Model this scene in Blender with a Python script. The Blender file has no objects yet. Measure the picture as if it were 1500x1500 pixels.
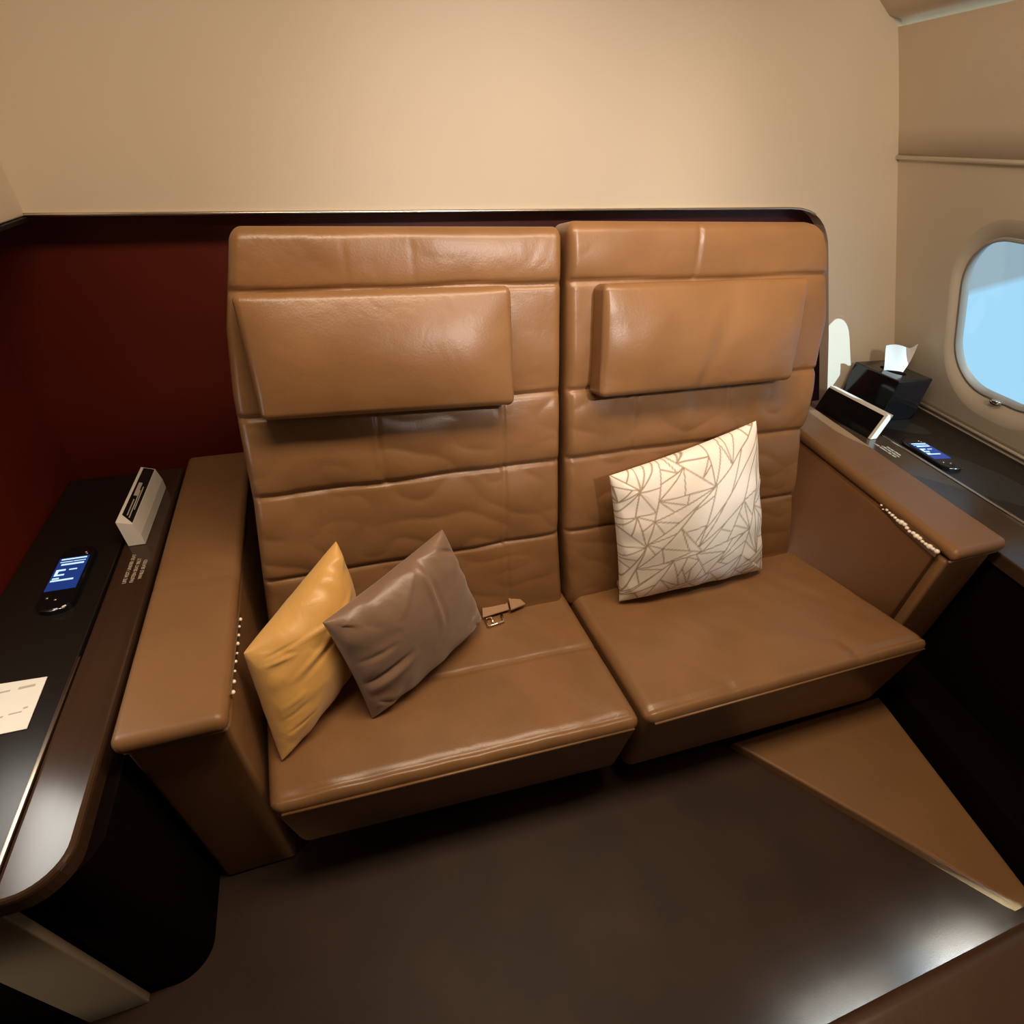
import bpy, bmesh, math, random
from mathutils import Vector, Matrix, noise
random.seed(7)
S = bpy.context.scene
COL = S.collection

# ------------------------------------------------------------------ camera
cam = bpy.data.cameras.new('camera')
cam.sensor_width = 36.0
cam.lens = 763.4 / 1500 * 36
cam.shift_y = 93.5 / 1500
cam.clip_start = 0.02
cob = bpy.data.objects.new('camera', cam)
COL.objects.link(cob)


def cam_matrix():
    yaw, pit, rol = (math.radians(a) for a in (-20.41, 39.90, 2.815))
    Rz = Matrix(((math.cos(yaw), math.sin(yaw), 0), (-math.sin(yaw), math.cos(yaw), 0), (0, 0, 1)))
    B = Matrix(((1, 0, 0), (0, 0, -1), (0, 1, 0)))
    Rx = Matrix(((1, 0, 0), (0, math.cos(pit), -math.sin(pit)), (0, math.sin(pit), math.cos(pit))))
    Rr = Matrix(((math.cos(rol), -math.sin(rol), 0), (math.sin(rol), math.cos(rol), 0), (0, 0, 1)))
    M = Rr @ Rx @ B @ Rz
    r, d, f = M[0], M[1], M[2]
    return Matrix(((r[0], -d[0], -f[0], 0), (r[1], -d[1], -f[1], 0), (r[2], -d[2], -f[2], 1.416), (0, 0, 0, 1)))


cob.matrix_world = cam_matrix()
S.camera = cob

# ------------------------------------------------------------------ view, sky, sun, lamps
S.view_settings.view_transform = 'Standard'
S.view_settings.look = 'None'
S.view_settings.exposure = 0.0
S.view_settings.gamma = 1.0
S.view_settings.use_curve_mapping = False

W = bpy.data.worlds.new('sky')
S.world = W
W.use_nodes = True
nt = W.node_tree
nt.nodes.clear()
out = nt.nodes.new('ShaderNodeOutputWorld')
bg = nt.nodes.new('ShaderNodeBackground')
tc = nt.nodes.new('ShaderNodeTexCoord')
dt = nt.nodes.new('ShaderNodeVectorMath')
dt.operation = 'DOT_PRODUCT'
dt.inputs[1].default_value = (-0.42, 0.33, 1.0)      # a slanting bank of cloud
rp = nt.nodes.new('ShaderNodeValToRGB')
rp.color_ramp.elements[0].position = 0.0
rp.color_ramp.elements[0].color = (0.41, 0.75, 0.98, 1)
rp.color_ramp.elements[1].position = 1.0
rp.color_ramp.elements[1].color = (0.33, 0.45, 0.52, 1)
mr = nt.nodes.new('ShaderNodeMapRange')
mr.inputs['From Min'].default_value = -0.310
mr.inputs['From Max'].default_value = -0.300
nt.links.new(tc.outputs['Generated'], dt.inputs[0])
nt.links.new(dt.outputs['Value'], mr.inputs['Value'])
nt.links.new(mr.outputs['Result'], rp.inputs['Fac'])
nt.links.new(rp.outputs['Color'], bg.inputs['Color'])
bg.inputs['Strength'].default_value = 1.0
nt.links.new(bg.outputs['Background'], out.inputs['Surface'])


def lamp(name, kind, loc, target, energy, color, **kw):
    l = bpy.data.lights.new(name, kind)
    l.energy = energy
    l.color = color
    for k, v in kw.items():
        setattr(l, k, v)
    o = bpy.data.objects.new(name, l)
    COL.objects.link(o)
    o.location = loc
    d = (Vector(target) - Vector(loc)).normalized()
    o.rotation_euler = d.to_track_quat('-Z', 'Y').to_euler()
    return o


SUN = Vector((-0.20, 1.0, -0.80)).normalized()
lamp('sunlight', 'SUN', (3, -2, 4), Vector((3, -2, 4)) + SUN, 5.0, (0.60, 0.86, 1.0), angle=0.006)
lamp('ceiling_lamp', 'AREA', (0.40, 0.56, 2.03), (0.40, 0.62, 0), 25.5, (1.0, 0.77, 0.54), shape='RECTANGLE', size=1.3, size_y=0.30)
lamp('wall_fill_spot', 'SPOT', (0.80, -0.70, 1.97), (0.70, 1.75, 1.02), 100.0, (1.0, 0.88, 0.80), spot_size=math.radians(42), spot_blend=1.0, shadow_soft_size=0.05)  # unseen fill spot added to brighten the back wall and backrests
lamp('side_wall_fill', 'SPOT', (0.30, -0.80, 1.95), (2.05, 1.55, 1.28), 95.0, (1.0, 0.82, 0.60), spot_size=math.radians(52), spot_blend=1.0, shadow_soft_size=0.10)  # unseen spot added to lift the brightness of the window wall
lamp('reading_lamp', 'SPOT', (0.95, 0.22, 1.97), (0.99, 0.94, 0.63), 42.0, (0.90, 0.98, 1.0), spot_size=math.radians(13), spot_blend=1.0, shadow_soft_size=0.02)
lamp('front_panel_fill', 'SPOT', (-1.35, -0.30, 0.50), (-0.66, 0.48, 0.22), 11.0, (1.0, 0.86, 0.66), spot_size=math.radians(24), spot_blend=0.8, shadow_soft_size=0.06)  # unseen spot added only to light the left console's front panel
lamp('rail_highlight_fill', 'AREA', (-0.79, 0.80, 0.97), (-0.5, 0.62, 0.57), 1.6, (1.0, 0.97, 0.88), shape='RECTANGLE', size=0.2, size_y=0.16)  # out-of-view light added for the highlight on the left rail


# ------------------------------------------------------------------ materials
def mat(name, color, rough=0.5, metal=0.0, spec=0.5, var=0.0, vscale=8.0, bump=0.0, bscale=200.0, emit=None, estr=0.0, sheen=0.0, crease=0.0, cscale=14.0):
    m = bpy.data.materials.new(name)
    m.use_nodes = True
    t = m.node_tree
    b = t.nodes['Principled BSDF']
    b.inputs['Roughness'].default_value = rough
    b.inputs['Metallic'].default_value = metal
    b.inputs['Specular IOR Level'].default_value = spec
    if sheen:
        b.inputs['Sheen Weight'].default_value = sheen
    c = (*color, 1)
    b.inputs['Base Color'].default_value = c
    tcn = t.nodes.new('ShaderNodeTexCoord')
    if var:
        n = t.nodes.new('ShaderNodeTexNoise')
        n.inputs['Scale'].default_value = vscale
        n.inputs['Detail'].default_value = 4
        r = t.nodes.new('ShaderNodeValToRGB')
        r.color_ramp.elements[0].position = 0.3
        r.color_ramp.elements[1].position = 0.7
        r.color_ramp.elements[0].color = (*[x * (1 - var) for x in color], 1)
        r.color_ramp.elements[1].color = (*[min(1, x * (1 + var)) for x in color], 1)
        t.links.new(tcn.outputs['Object'], n.inputs['Vector'])
        t.links.new(n.outputs['Fac'], r.inputs['Fac'])
        t.links.new(r.outputs['Color'], b.inputs['Base Color'])
    last = None
    if bump:
        v = t.nodes.new('ShaderNodeTexVoronoi')
        v.inputs['Scale'].default_value = bscale
        t.links.new(tcn.outputs['Object'], v.inputs['Vector'])
        bp = t.nodes.new('ShaderNodeBump')
        bp.inputs['Strength'].default_value = bump
        bp.inputs['Distance'].default_value = 0.001
        t.links.new(v.outputs['Distance'], bp.inputs['Height'])
        last = bp
    if crease:
        n2 = t.nodes.new('ShaderNodeTexNoise')
        n2.inputs['Scale'].default_value = cscale
        n2.inputs['Detail'].default_value = 3
        n2.inputs['Distortion'].default_value = 0.6
        t.links.new(tcn.outputs['Object'], n2.inputs['Vector'])
        b2 = t.nodes.new('ShaderNodeBump')
        b2.inputs['Strength'].default_value = crease
        b2.inputs['Distance'].default_value = 0.01
        t.links.new(n2.outputs['Fac'], b2.inputs['Height'])
        if last:
            t.links.new(last.outputs['Normal'], b2.inputs['Normal'])
        last = b2
    if last:
        t.links.new(last.outputs['Normal'], b.inputs['Normal'])
    if emit:
        b.inputs['Emission Color'].default_value = (*emit, 1)
        b.inputs['Emission Strength'].default_value = estr
    return m


LEATHER = (0.228, 0.115, 0.046)
M_leather = mat('brown_leather', LEATHER, rough=0.36, spec=0.6, var=0.10, vscale=6, bump=0.12, bscale=260, crease=0.25, cscale=9)
M_leather_arm = mat('smooth_brown_leather', LEATHER, rough=0.42, var=0.06, vscale=7, bump=0.10, bscale=300)
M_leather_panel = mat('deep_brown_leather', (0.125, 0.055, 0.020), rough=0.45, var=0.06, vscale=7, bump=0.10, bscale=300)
M_leather_dark = mat('dark_brown_leather', (0.052, 0.027, 0.014), rough=0.38, var=0.10, vscale=6, bump=0.12, bscale=220, crease=0.25, cscale=7)
M_cream = mat('cream_wall_panel', (0.78, 0.67, 0.535), rough=0.45, spec=0.35, var=0.02, vscale=3)
M_cream_side = mat('cream_cabin_lining', (0.76, 0.64, 0.49), rough=0.55, spec=0.3, var=0.02, vscale=3)
M_line = mat('pale_trim', (0.92, 0.85, 0.74), rough=0.35)
M_red = mat('dark_red_panel', (0.105, 0.009, 0.002), rough=0.45, var=0.10, vscale=4)
M_darkwall = mat('dark_brown_bulkhead', (0.06, 0.035, 0.02), rough=0.5)
M_shell = mat('black_seat_shell', (0.010, 0.005, 0.004), rough=0.5)
M_trim = mat('brushed_silver_trim', (0.72, 0.66, 0.58), rough=0.25, metal=1.0)
M_bronze = mat('bronze_trim', (0.50, 0.40, 0.30), rough=0.3, metal=1.0)
M_black = mat('black_lacquer', (0.012, 0.009, 0.007), rough=0.35)
M_matt = mat('matt_black', (0.0045, 0.0025, 0.002), rough=0.9, spec=0.03)
M_gloss = mat('gloss_black_plastic', (0.006, 0.006, 0.007), rough=0.12)
M_floor = mat('dark_brown_floor', (0.038, 0.022, 0.014), rough=0.55, spec=0.2, var=0.22, vscale=5, bump=0.15, bscale=340)
M_taupe = mat('taupe_panel', (0.27, 0.21, 0.145), rough=0.6, var=0.05)
M_paper = mat('white_paper', (0.86, 0.80, 0.70), rough=0.8, spec=0.2)
M_tissue = mat('white_tissue', (0.90, 0.88, 0.84), rough=0.9, spec=0.1)
M_print = mat('grey_print', (0.50, 0.44, 0.38), rough=0.8)
M_pale = mat('pale_print', (0.70, 0.58, 0.44), rough=0.7)
M_grey = mat('grey_plastic', (0.34, 0.31, 0.27), rough=0.4)
M_chrome = mat('polished_metal', (0.90, 0.82, 0.70), rough=0.12, metal=1.0)
M_stud = mat('glint_stud', (0.95, 0.88, 0.76), rough=0.15)  # pale colour stands in for the glints on metal studs
M_screen = mat('blue_screen', (0.01, 0.03, 0.15), rough=0.2, emit=(0.010, 0.035, 0.19), estr=0.8)
M_glow = mat('lit_screen_text', (0.4, 0.6, 0.8), rough=0.3, emit=(0.55, 0.80, 1.0), estr=0.9)
M_added_glow = mat('added_floor_glow', (0.8, 0.8, 0.8), emit=(0.66, 1.0, 1.22), estr=150)  # glow added for the bright streaks on the floor
M_added_glow_bright = mat('bright_added_floor_glow', (0.8, 0.8, 0.8), emit=(0.66, 1.0, 1.22), estr=300)
M_belt = mat('tan_webbing', (0.36, 0.21, 0.11), rough=0.6, bump=0.3, bscale=500)
M_gold = mat('gold_satin', (0.66, 0.37, 0.10), rough=0.38, var=0.06, vscale=9, bump=0.06, bscale=400, sheen=0.3, crease=0.25, cscale=16)
M_gcush = mat('taupe_satin', (0.215, 0.130, 0.082), rough=0.38, var=0.06, vscale=9, bump=0.06, bscale=400, sheen=0.3, crease=0.25, cscale=16)


def mat_wood():
    m = mat('dark_walnut', (0.030, 0.016, 0.009), rough=0.22)
    t = m.node_tree
    b = t.nodes['Principled BSDF']
    tcn = t.nodes.new('ShaderNodeTexCoord')
    mp = t.nodes.new('ShaderNodeMapping')
    mp.inputs['Scale'].default_value = (60, 3, 60)
    n = t.nodes.new('ShaderNodeTexNoise')
    n.inputs['Scale'].default_value = 1.0
    n.inputs['Detail'].default_value = 5
    r = t.nodes.new('ShaderNodeValToRGB')
    r.color_ramp.elements[0].color = (0.034, 0.017, 0.009, 1)
    r.color_ramp.elements[1].color = (0.060, 0.031, 0.016, 1)
    t.links.new(tcn.outputs['Object'], mp.inputs['Vector'])
    t.links.new(mp.outputs['Vector'], n.inputs['Vector'])
    t.links.new(n.outputs['Fac'], r.inputs['Fac'])
    t.links.new(r.outputs['Color'], b.inputs['Base Color'])
    return m


M_wood = mat_wood()


def mat_cracks():
    """white cotton printed with an irregular web of straight taupe lines (line mask stored on the cloth)"""
    m = mat('white_cotton_with_line_print', (0.82, 0.75, 0.66), rough=0.75, spec=0.2, sheen=0.2)
    t = m.node_tree
    b = t.nodes['Principled BSDF']
    at = t.nodes.new('ShaderNodeAttribute')
    at.attribute_name = 'line_print'
    mx = t.nodes.new('ShaderNodeMixRGB')
    mx.inputs['Color1'].default_value = (0.88, 0.82, 0.735, 1)
    mx.inputs['Color2'].default_value = (0.36, 0.28, 0.20, 1)
    t.links.new(at.outputs['Fac'], mx.inputs['Fac'])
    t.links.new(mx.outputs['Color'], b.inputs['Base Color'])
    return m


M_crack = mat_cracks()


def mat_glass():
    m = bpy.data.materials.new('window_glass')
    m.use_nodes = True
    t = m.node_tree
    t.nodes.clear()
    o = t.nodes.new('ShaderNodeOutputMaterial')
    tr = t.nodes.new('ShaderNodeBsdfTransparent')
    tr.inputs['Color'].default_value = (0.97, 0.99, 1.0, 1)
    gl = t.nodes.new('ShaderNodeBsdfGlossy')
    gl.inputs['Roughness'].default_value = 0.02
    mx = t.nodes.new('ShaderNodeMixShader')
    mx.inputs['Fac'].default_value = 0.02
    t.links.new(tr.outputs['BSDF'], mx.inputs[1])
    t.links.new(gl.outputs['BSDF'], mx.inputs[2])
    t.links.new(mx.outputs['Shader'], o.inputs['Surface'])
    return m


M_glass = mat_glass()

# ------------------------------------------------------------------ helpers
BASE = {}


def thing(name, label, cat, loc, group=None):
    o = bpy.data.objects.new(name, None)
    o.empty_display_size = 0.05
    COL.objects.link(o)
    o.location = loc
    o['label'] = label
    o['category'] = cat
    if group:
        o['group'] = group
    BASE[o.name] = Vector(loc)
    return o


def obj(name, verts, faces, m, parent=None, smooth=True, origin=None):
    """vertices come in room coordinates"""
    base = BASE[parent.name] if parent else Vector(origin or (0, 0, 0))
    me = bpy.data.meshes.new(name)
    me.from_pydata([tuple(Vector(v) - base) for v in verts], [], faces)
    me.validate()
    bm = bmesh.new()
    bm.from_mesh(me)
    bmesh.ops.recalc_face_normals(bm, faces=bm.faces)
    bm.to_mesh(me)
    bm.free()
    for p in me.polygons:
        p.use_smooth = smooth
    me.materials.append(m)
    o = bpy.data.objects.new(name, me)
    COL.objects.link(o)
    if parent:
        o.parent = parent
    else:
        o.location = base
    BASE[o.name] = base
    return o


def tag(o, label, cat, group=None):
    o['label'] = label
    o['category'] = cat
    if group:
        o['group'] = group
    return o


def struct(name, verts, faces, m, smooth=False):
    o = obj(name, verts, faces, m, None, smooth)
    o['kind'] = 'structure'
    return o


def lerp(a, b, t):
    return a + (b - a) * t


def pw(pts, x):
    """piecewise linear through sorted (x, y)"""
    if x <= pts[0][0]:
        return pts[0][1]
    for (x0, y0), (x1, y1) in zip(pts, pts[1:]):
        if x <= x1:
            return lerp(y0, y1, (x - x0) / (x1 - x0))
    return pts[-1][1]


def axis_samples(L, r, n, k=4):
    r = min(r, L / 2 * 0.999)
    h = L / 2
    lo = [-(h - r) - r * math.tan(math.radians(45) * i / k) for i in range(k, 0, -1)]
    mid = [lerp(-(h - r), h - r, i / n) for i in range(n + 1)]
    return lo + mid + [-v for v in reversed(lo)]


def rbox(dims, r, n, mapf, disp=None, k=4):
    """rounded box; mapf(u, v, w) with u, v, w in 0..1 gives the place in the room; disp pushes the +w face"""
    A, B, C = dims
    ax = [axis_samples(L, r, max(1, q), k) for L, q in zip(dims, n)]
    r = min(r, A / 2 * .999, B / 2 * .999, C / 2 * .999)
    H = (A / 2, B / 2, C / 2)
    verts, faces, key = [], [], {}

    def vid(p):
        kk = (round(p[0], 7), round(p[1], 7), round(p[2], 7))
        if kk in key:
            return key[kk]
        cl = [max(-(H[i] - r), min(H[i] - r, p[i])) for i in range(3)]
        d = Vector([p[i] - cl[i] for i in range(3)])
        d = d.normalized() * r if d.length > 1e-9 else d
        q = [cl[i] + d[i] for i in range(3)]
        if disp and q[2] > H[2] - r:
            wt = min(1.0, max(0.0, d[2] / r))
            q[2] += disp(q[0] / A + .5, q[1] / B + .5) * wt
        verts.append(mapf(q[0] / A + .5, q[1] / B + .5, q[2] / C + .5))
        key[kk] = len(verts) - 1
        return key[kk]

    for a, b, c in ((0, 1, 2), (1, 2, 0), (2, 0, 1)):
        for s in (-1, 1):
            grid = []
            for x in ax[a]:
                row = []
                for y in ax[b]:
                    p = [0, 0, 0]
                    p[a], p[b], p[c] = x, y, s * H[c]
                    row.append(vid(p))
                grid.append(row)
            for i in range(len(grid) - 1):
                for j in range(len(grid[0]) - 1):
                    q = (grid[i][j], grid[i + 1][j], grid[i + 1][j + 1], grid[i][j + 1])
                    if len(set(q)) == 4:
                        faces.append(q if s > 0 else q[::-1])
    return verts, faces


def hexmap(c):
    """c: 8 corners ordered u fastest, then v, then w"""
    c = [Vector(p) for p in c]

    def f(u, v, w):
        a = c[0].lerp(c[1], u).lerp(c[2].lerp(c[3], u), v) if False else None
        p00 = c[0] + (c[1] - c[0]) * u
        p10 = c[2] + (c[3] - c[2]) * u
        p01 = c[4] + (c[5] - c[4]) * u
        p11 = c[6] + (c[7] - c[6]) * u
        q0 = p00 + (p10 - p00) * v
        q1 = p01 + (p11 - p01) * v
        return q0 + (q1 - q0) * w
    return f


def hexbox(c, r, n=(6, 6, 6), disp=None, k=4):
    c = [Vector(p) for p in c]
    A = ((c[1] - c[0]).length + (c[3] - c[2]).length + (c[5] - c[4]).length + (c[7] - c[6]).length) / 4
    B = ((c[2] - c[0]).length + (c[3] - c[1]).length + (c[6] - c[4]).length + (c[7] - c[5]).length) / 4
    C = ((c[4] - c[0]).length + (c[5] - c[1]).length + (c[6] - c[2]).length + (c[7] - c[3]).length) / 4
    return rbox((A, B, C), r, n, hexmap(c), disp, k)


def box(x0, x1, y0, y1, z0, z1, r=0.004, n=(2, 2, 2), k=3):
    return hexbox([(x0, y0, z0), (x1, y0, z0), (x0, y1, z0), (x1, y1, z0), (x0, y0, z1), (x1, y0, z1), (x0, y1, z1), (x1, y1, z1)], r, n, None, k)


def join(*parts):
    V, F = [], []
    for v, f in parts:
        o = len(V)
        V += v
        F += [tuple(i + o for i in q) for q in f]
    return V, F


def prism(poly, z0, z1, bev=0.0, steps=3):
    """poly in x,y extruded in z with a rounded top edge"""
    n = len(poly)
    cx = sum(p[0] for p in poly) / n
    cy = sum(p[1] for p in poly) / n
    rings = [(z0, 0.0), (z1 - bev, 0.0)]
    if bev:
        for i in range(1, steps + 1):
            a = math.pi / 2 * i / steps
            rings.append((z1 - bev + bev * math.sin(a), bev * (1 - math.cos(a))))
    # inward offset through edge normals
    area = sum(poly[i][0] * poly[(i + 1) % n][1] - poly[(i + 1) % n][0] * poly[i][1] for i in range(n))
    sg = 1 if area > 0 else -1
    nor = []
    for i in range(n):
        p0, p1, p2 = Vector(poly[i - 1]), Vector(poly[i]), Vector(poly[(i + 1) % n])
        e1, e2 = (p1 - p0).normalized(), (p2 - p1).normalized()
        n1, n2 = Vector((-e1.y, e1.x)) * sg, Vector((-e2.y, e2.x)) * sg
        b = n1 + n2
        b = b / max(0.3, b.length_squared / 2)
        nor.append(b)
    V, F = [], []
    for z, o in rings:
        for p, q in zip(poly, nor):
            V.append((p[0] + q.x * o, p[1] + q.y * o, z))
    for k in range(len(rings) - 1):
        for i in range(n):
            j = (i + 1) % n
            F.append((k * n + i, k * n + j, (k + 1) * n + j, (k + 1) * n + i))
    F.append(tuple(range(n))[::-1])
    F.append(tuple(range((len(rings) - 1) * n, len(rings) * n)))
    return V, F


def tube(pts, r, n=8, cap=True):
    pts = [Vector(p) for p in pts]
    V, F = [], []
    for i, p in enumerate(pts):
        t = (pts[min(i + 1, len(pts) - 1)] - pts[max(i - 1, 0)]).normalized()
        a = t.cross(Vector((0, 0, 1)))
        if a.length < 1e-3:
            a = t.cross(Vector((1, 0, 0)))
        a.normalize()
        b = a.cross(t).normalized()
        rr = r[i] if isinstance(r, (list, tuple)) else r
        for k in range(n):
            th = 2 * math.pi * k / n
            V.append(p + (a * math.cos(th) + b * math.sin(th)) * rr)
    for i in range(len(pts) - 1):
        for k in range(n):
            l = (k + 1) % n
            F.append((i * n + k, i * n + l, (i + 1) * n + l, (i + 1) * n + k))
    if cap:
        F.append(tuple(range(n))[::-1])
        F.append(tuple(range((len(pts) - 1) * n, len(pts) * n)))
    return V, F


def quadslab(a, b, c, d, th):
    """thin slab through four corners, thickness th along its normal"""
    a, b, c, d = (Vector(p) for p in (a, b, c, d))
    n = (b - a).cross(d - a).normalized() * th
    V = [a, b, c, d, a + n, b + n, c + n, d + n]
    F = [(3, 2, 1, 0), (4, 5, 6, 7), (0, 1, 5, 4), (1, 2, 6, 5), (2, 3, 7, 6), (3, 0, 4, 7)]
    return V, F


def ellipsoid(c, rx, ry, rz, nu=10, nv=6):
    V, F = [], []
    for j in range(nv + 1):
        ph = math.pi * j / nv
        for i in range(nu):
            th = 2 * math.pi * i / nu
            V.append((c[0] + rx * math.sin(ph) * math.cos(th), c[1] + ry * math.sin(ph) * math.sin(th), c[2] + rz * math.cos(ph)))
    for j in range(nv):
        for i in range(nu):
            k = (i + 1) % nu
            F.append((j * nu + i, j * nu + k, (j + 1) * nu + k, (j + 1) * nu + i))
    return V, F


def text_mesh(name, body, size, M, m, parent):
    cu = bpy.data.curves.new('lettering', 'FONT')
    cu.body = body
    cu.size = size
    cu.extrude = 0.0002
    cu.resolution_u = 2
    tmp = bpy.data.objects.new('lettering', cu)
    COL.objects.link(tmp)
    dg = bpy.context.evaluated_depsgraph_get()
    me = tmp.evaluated_get(dg).to_mesh()
    V = [M @ v.co for v in me.vertices]
    F = [tuple(p.vertices) for p in me.polygons]
    tmp.evaluated_get(dg).to_mesh_clear()
    bpy.data.objects.remove(tmp)
    bpy.data.curves.remove(cu)
    return obj(name, V, F, m, parent, smooth=False)


def frame(o, ex, ey):
    ex, ey = Vector(ex).normalized(), Vector(ey)
    ez = ex.cross(ey).normalized()
    ey = ez.cross(ex)
    return Matrix(((ex.x, ey.x, ez.x, o[0]), (ex.y, ey.y, ez.y, o[1]), (ex.z, ey.z, ez.z, o[2]), (0, 0, 0, 1)))


def nz(x, y, z=0.0, s=1.0):
    return noise.noise(Vector((x * s, y * s, z)))


# ------------------------------------------------------------------ setting
TAP = math.tan(math.radians(10.95))          # the cabin side tapers towards the nose


def side_x(z, y):
    """inner face of the fuselage lining"""
    prof = [(0.0, 2.86), (0.57, 2.543), (1.42, 1.991), (1.72, 1.785), (1.735, 1.77), (1.80, 1.70), (1.90, 1.56), (2.05, 1.28)]
    return pw(prof, z) + TAP * (y - 1.769)


# floor
struct('floor', [(-1.9, -1.7, 0), (2.7, -1.7, 0), (3.0, 1.9, 0), (-1.9, 1.9, 0)], [(0, 1, 2, 3)], M_floor)
struct('ceiling', [(-1.9, -1.7, 2.05), (1.6, -1.7, 2.05), (1.6, 1.9, 2.05), (-1.9, 1.9, 2.05)], [(0, 1, 2, 3)], M_cream_side)
struct('wall_front', [(-1.9, -1.65, 0), (2.8, -1.65, 0), (2.8, -1.65, 2.05), (-1.9, -1.65, 2.05)], [(0, 1, 2, 3)], M_darkwall)
struct('wall_outer', [(-1.85, -1.7, 0), (-1.85, 1.9, 0), (-1.85, 1.9, 2.05), (-1.85, -1.7, 2.05)], [(0, 1, 2, 3)], M_darkwall)

# back wall: cream panel above and to the right of the seat recess
YB = 1.75


def rec_z(x):
    return 1.243 + (x + 0.566) * 0.0150


arc = []
c0, c1, c2 = Vector((1.60, rec_z(1.60))), Vector((1.765, rec_z(1.765))), Vector((1.835, 1.14))
for i in range(9):
    t = i / 8
    arc.append(c0 * (1 - t) ** 2 + c1 * 2 * t * (1 - t) + c2 * t * t)
inner = [(-0.62, rec_z(-0.62))] + [(-0.62 + (2.22) * i / 20, rec_z(-0.62 + 2.22 * i / 20)) for i in range(1, 20)] + [tuple(a) for a in arc] + [(2.00, 0.84), (2.20, 0.45)]
outer_pts = [(side_x(0.45, YB) + 0.05, 0.45)] + [(side_x(z, YB) + 0.05, z) for z in (0.57, 0.8, 1.0, 1.2, 1.42, 1.6, 1.72, 1.8, 1.9, 2.05)] + [(-0.62, 2.05)]
poly = inner + outer_pts
nP = len(poly)
V = [(p[0], YB, p[1]) for p in poly] + [(p[0], YB + 0.05, p[1]) for p in poly]
F = [tuple(range(nP))] + [tuple(range(nP, 2 * nP))[::-1]] + [(i, (i + 1) % nP, nP + (i + 1) % nP, nP + i) for i in range(nP)]
wb = struct('wall_back', V, F, M_cream)
# thin silver trim under the cream panel
tr = [(p[0], YB - 0.004, p[1] - 0.003) for p in inner[:24]]
struct('trim_1', *tube(tr, 0.0045, 6), M_trim, smooth=True)
# dark red recess behind the sofa and console
struct('wall_recess', [(-0.83, 1.86, 0), (2.6, 1.86, 0), (2.6, 1.86, 1.36), (-0.83, 1.86, 1.36)], [(0, 1, 2, 3)], M_red)
# left partition, cream above and a red recess below
struct('wall_left', *join(box(-0.66, -0.60, 1.05, YB + 0.05, 1.237, 2.05, 0.004)), M_cream)
struct('wall_left_recess', *box(-0.86, -0.815, 0.50, 1.86, 0.0, 1.30, 0.003), M_red)
struct('trim_2', *box(-0.83, -0.597, 1.05, YB, 1.226, 1.236, 0.002), M_shell)

# --- fuselage side wall with windows
Dv = Vector((TAP, 1.0, 0.0)).normalized()
WIN_Y = (1.225, 0.665, 0.105, -0.455)
PITCH = 0.56
Z0, Z1 = 0.60, 1.418
HW, HH = 0.225, 0.250                         # half width along the wall, half height in z
WZ = 0.975


def rr_ring(hw, hh, r, n=48):
    """rounded rectangle, points by angle so that rings match"""
    pts = []
    per = [(hw - r, hh - r, 0), (-(hw - r), hh - r, 90), (-(hw - r), -(hh - r), 180), (hw - r, -(hh - r), 270)]
    for cx, cy, a0 in per:
        for i in range(n // 4):
            a = math.radians(a0 + 90 * i / (n // 4 - 1))
            pts.append((cx + r * math.cos(a), cy + r * math.sin(a)))
    return pts


def on_wall(cy, s, z, depth):
    """s along the wall from the window centre; depth outwards"""
    y = cy + s
    x = side_x(z, y)
    nrm = Vector((1.0, -TAP, 0.649)).normalized()
    return Vector((x, y, z)) + nrm * depth


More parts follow.
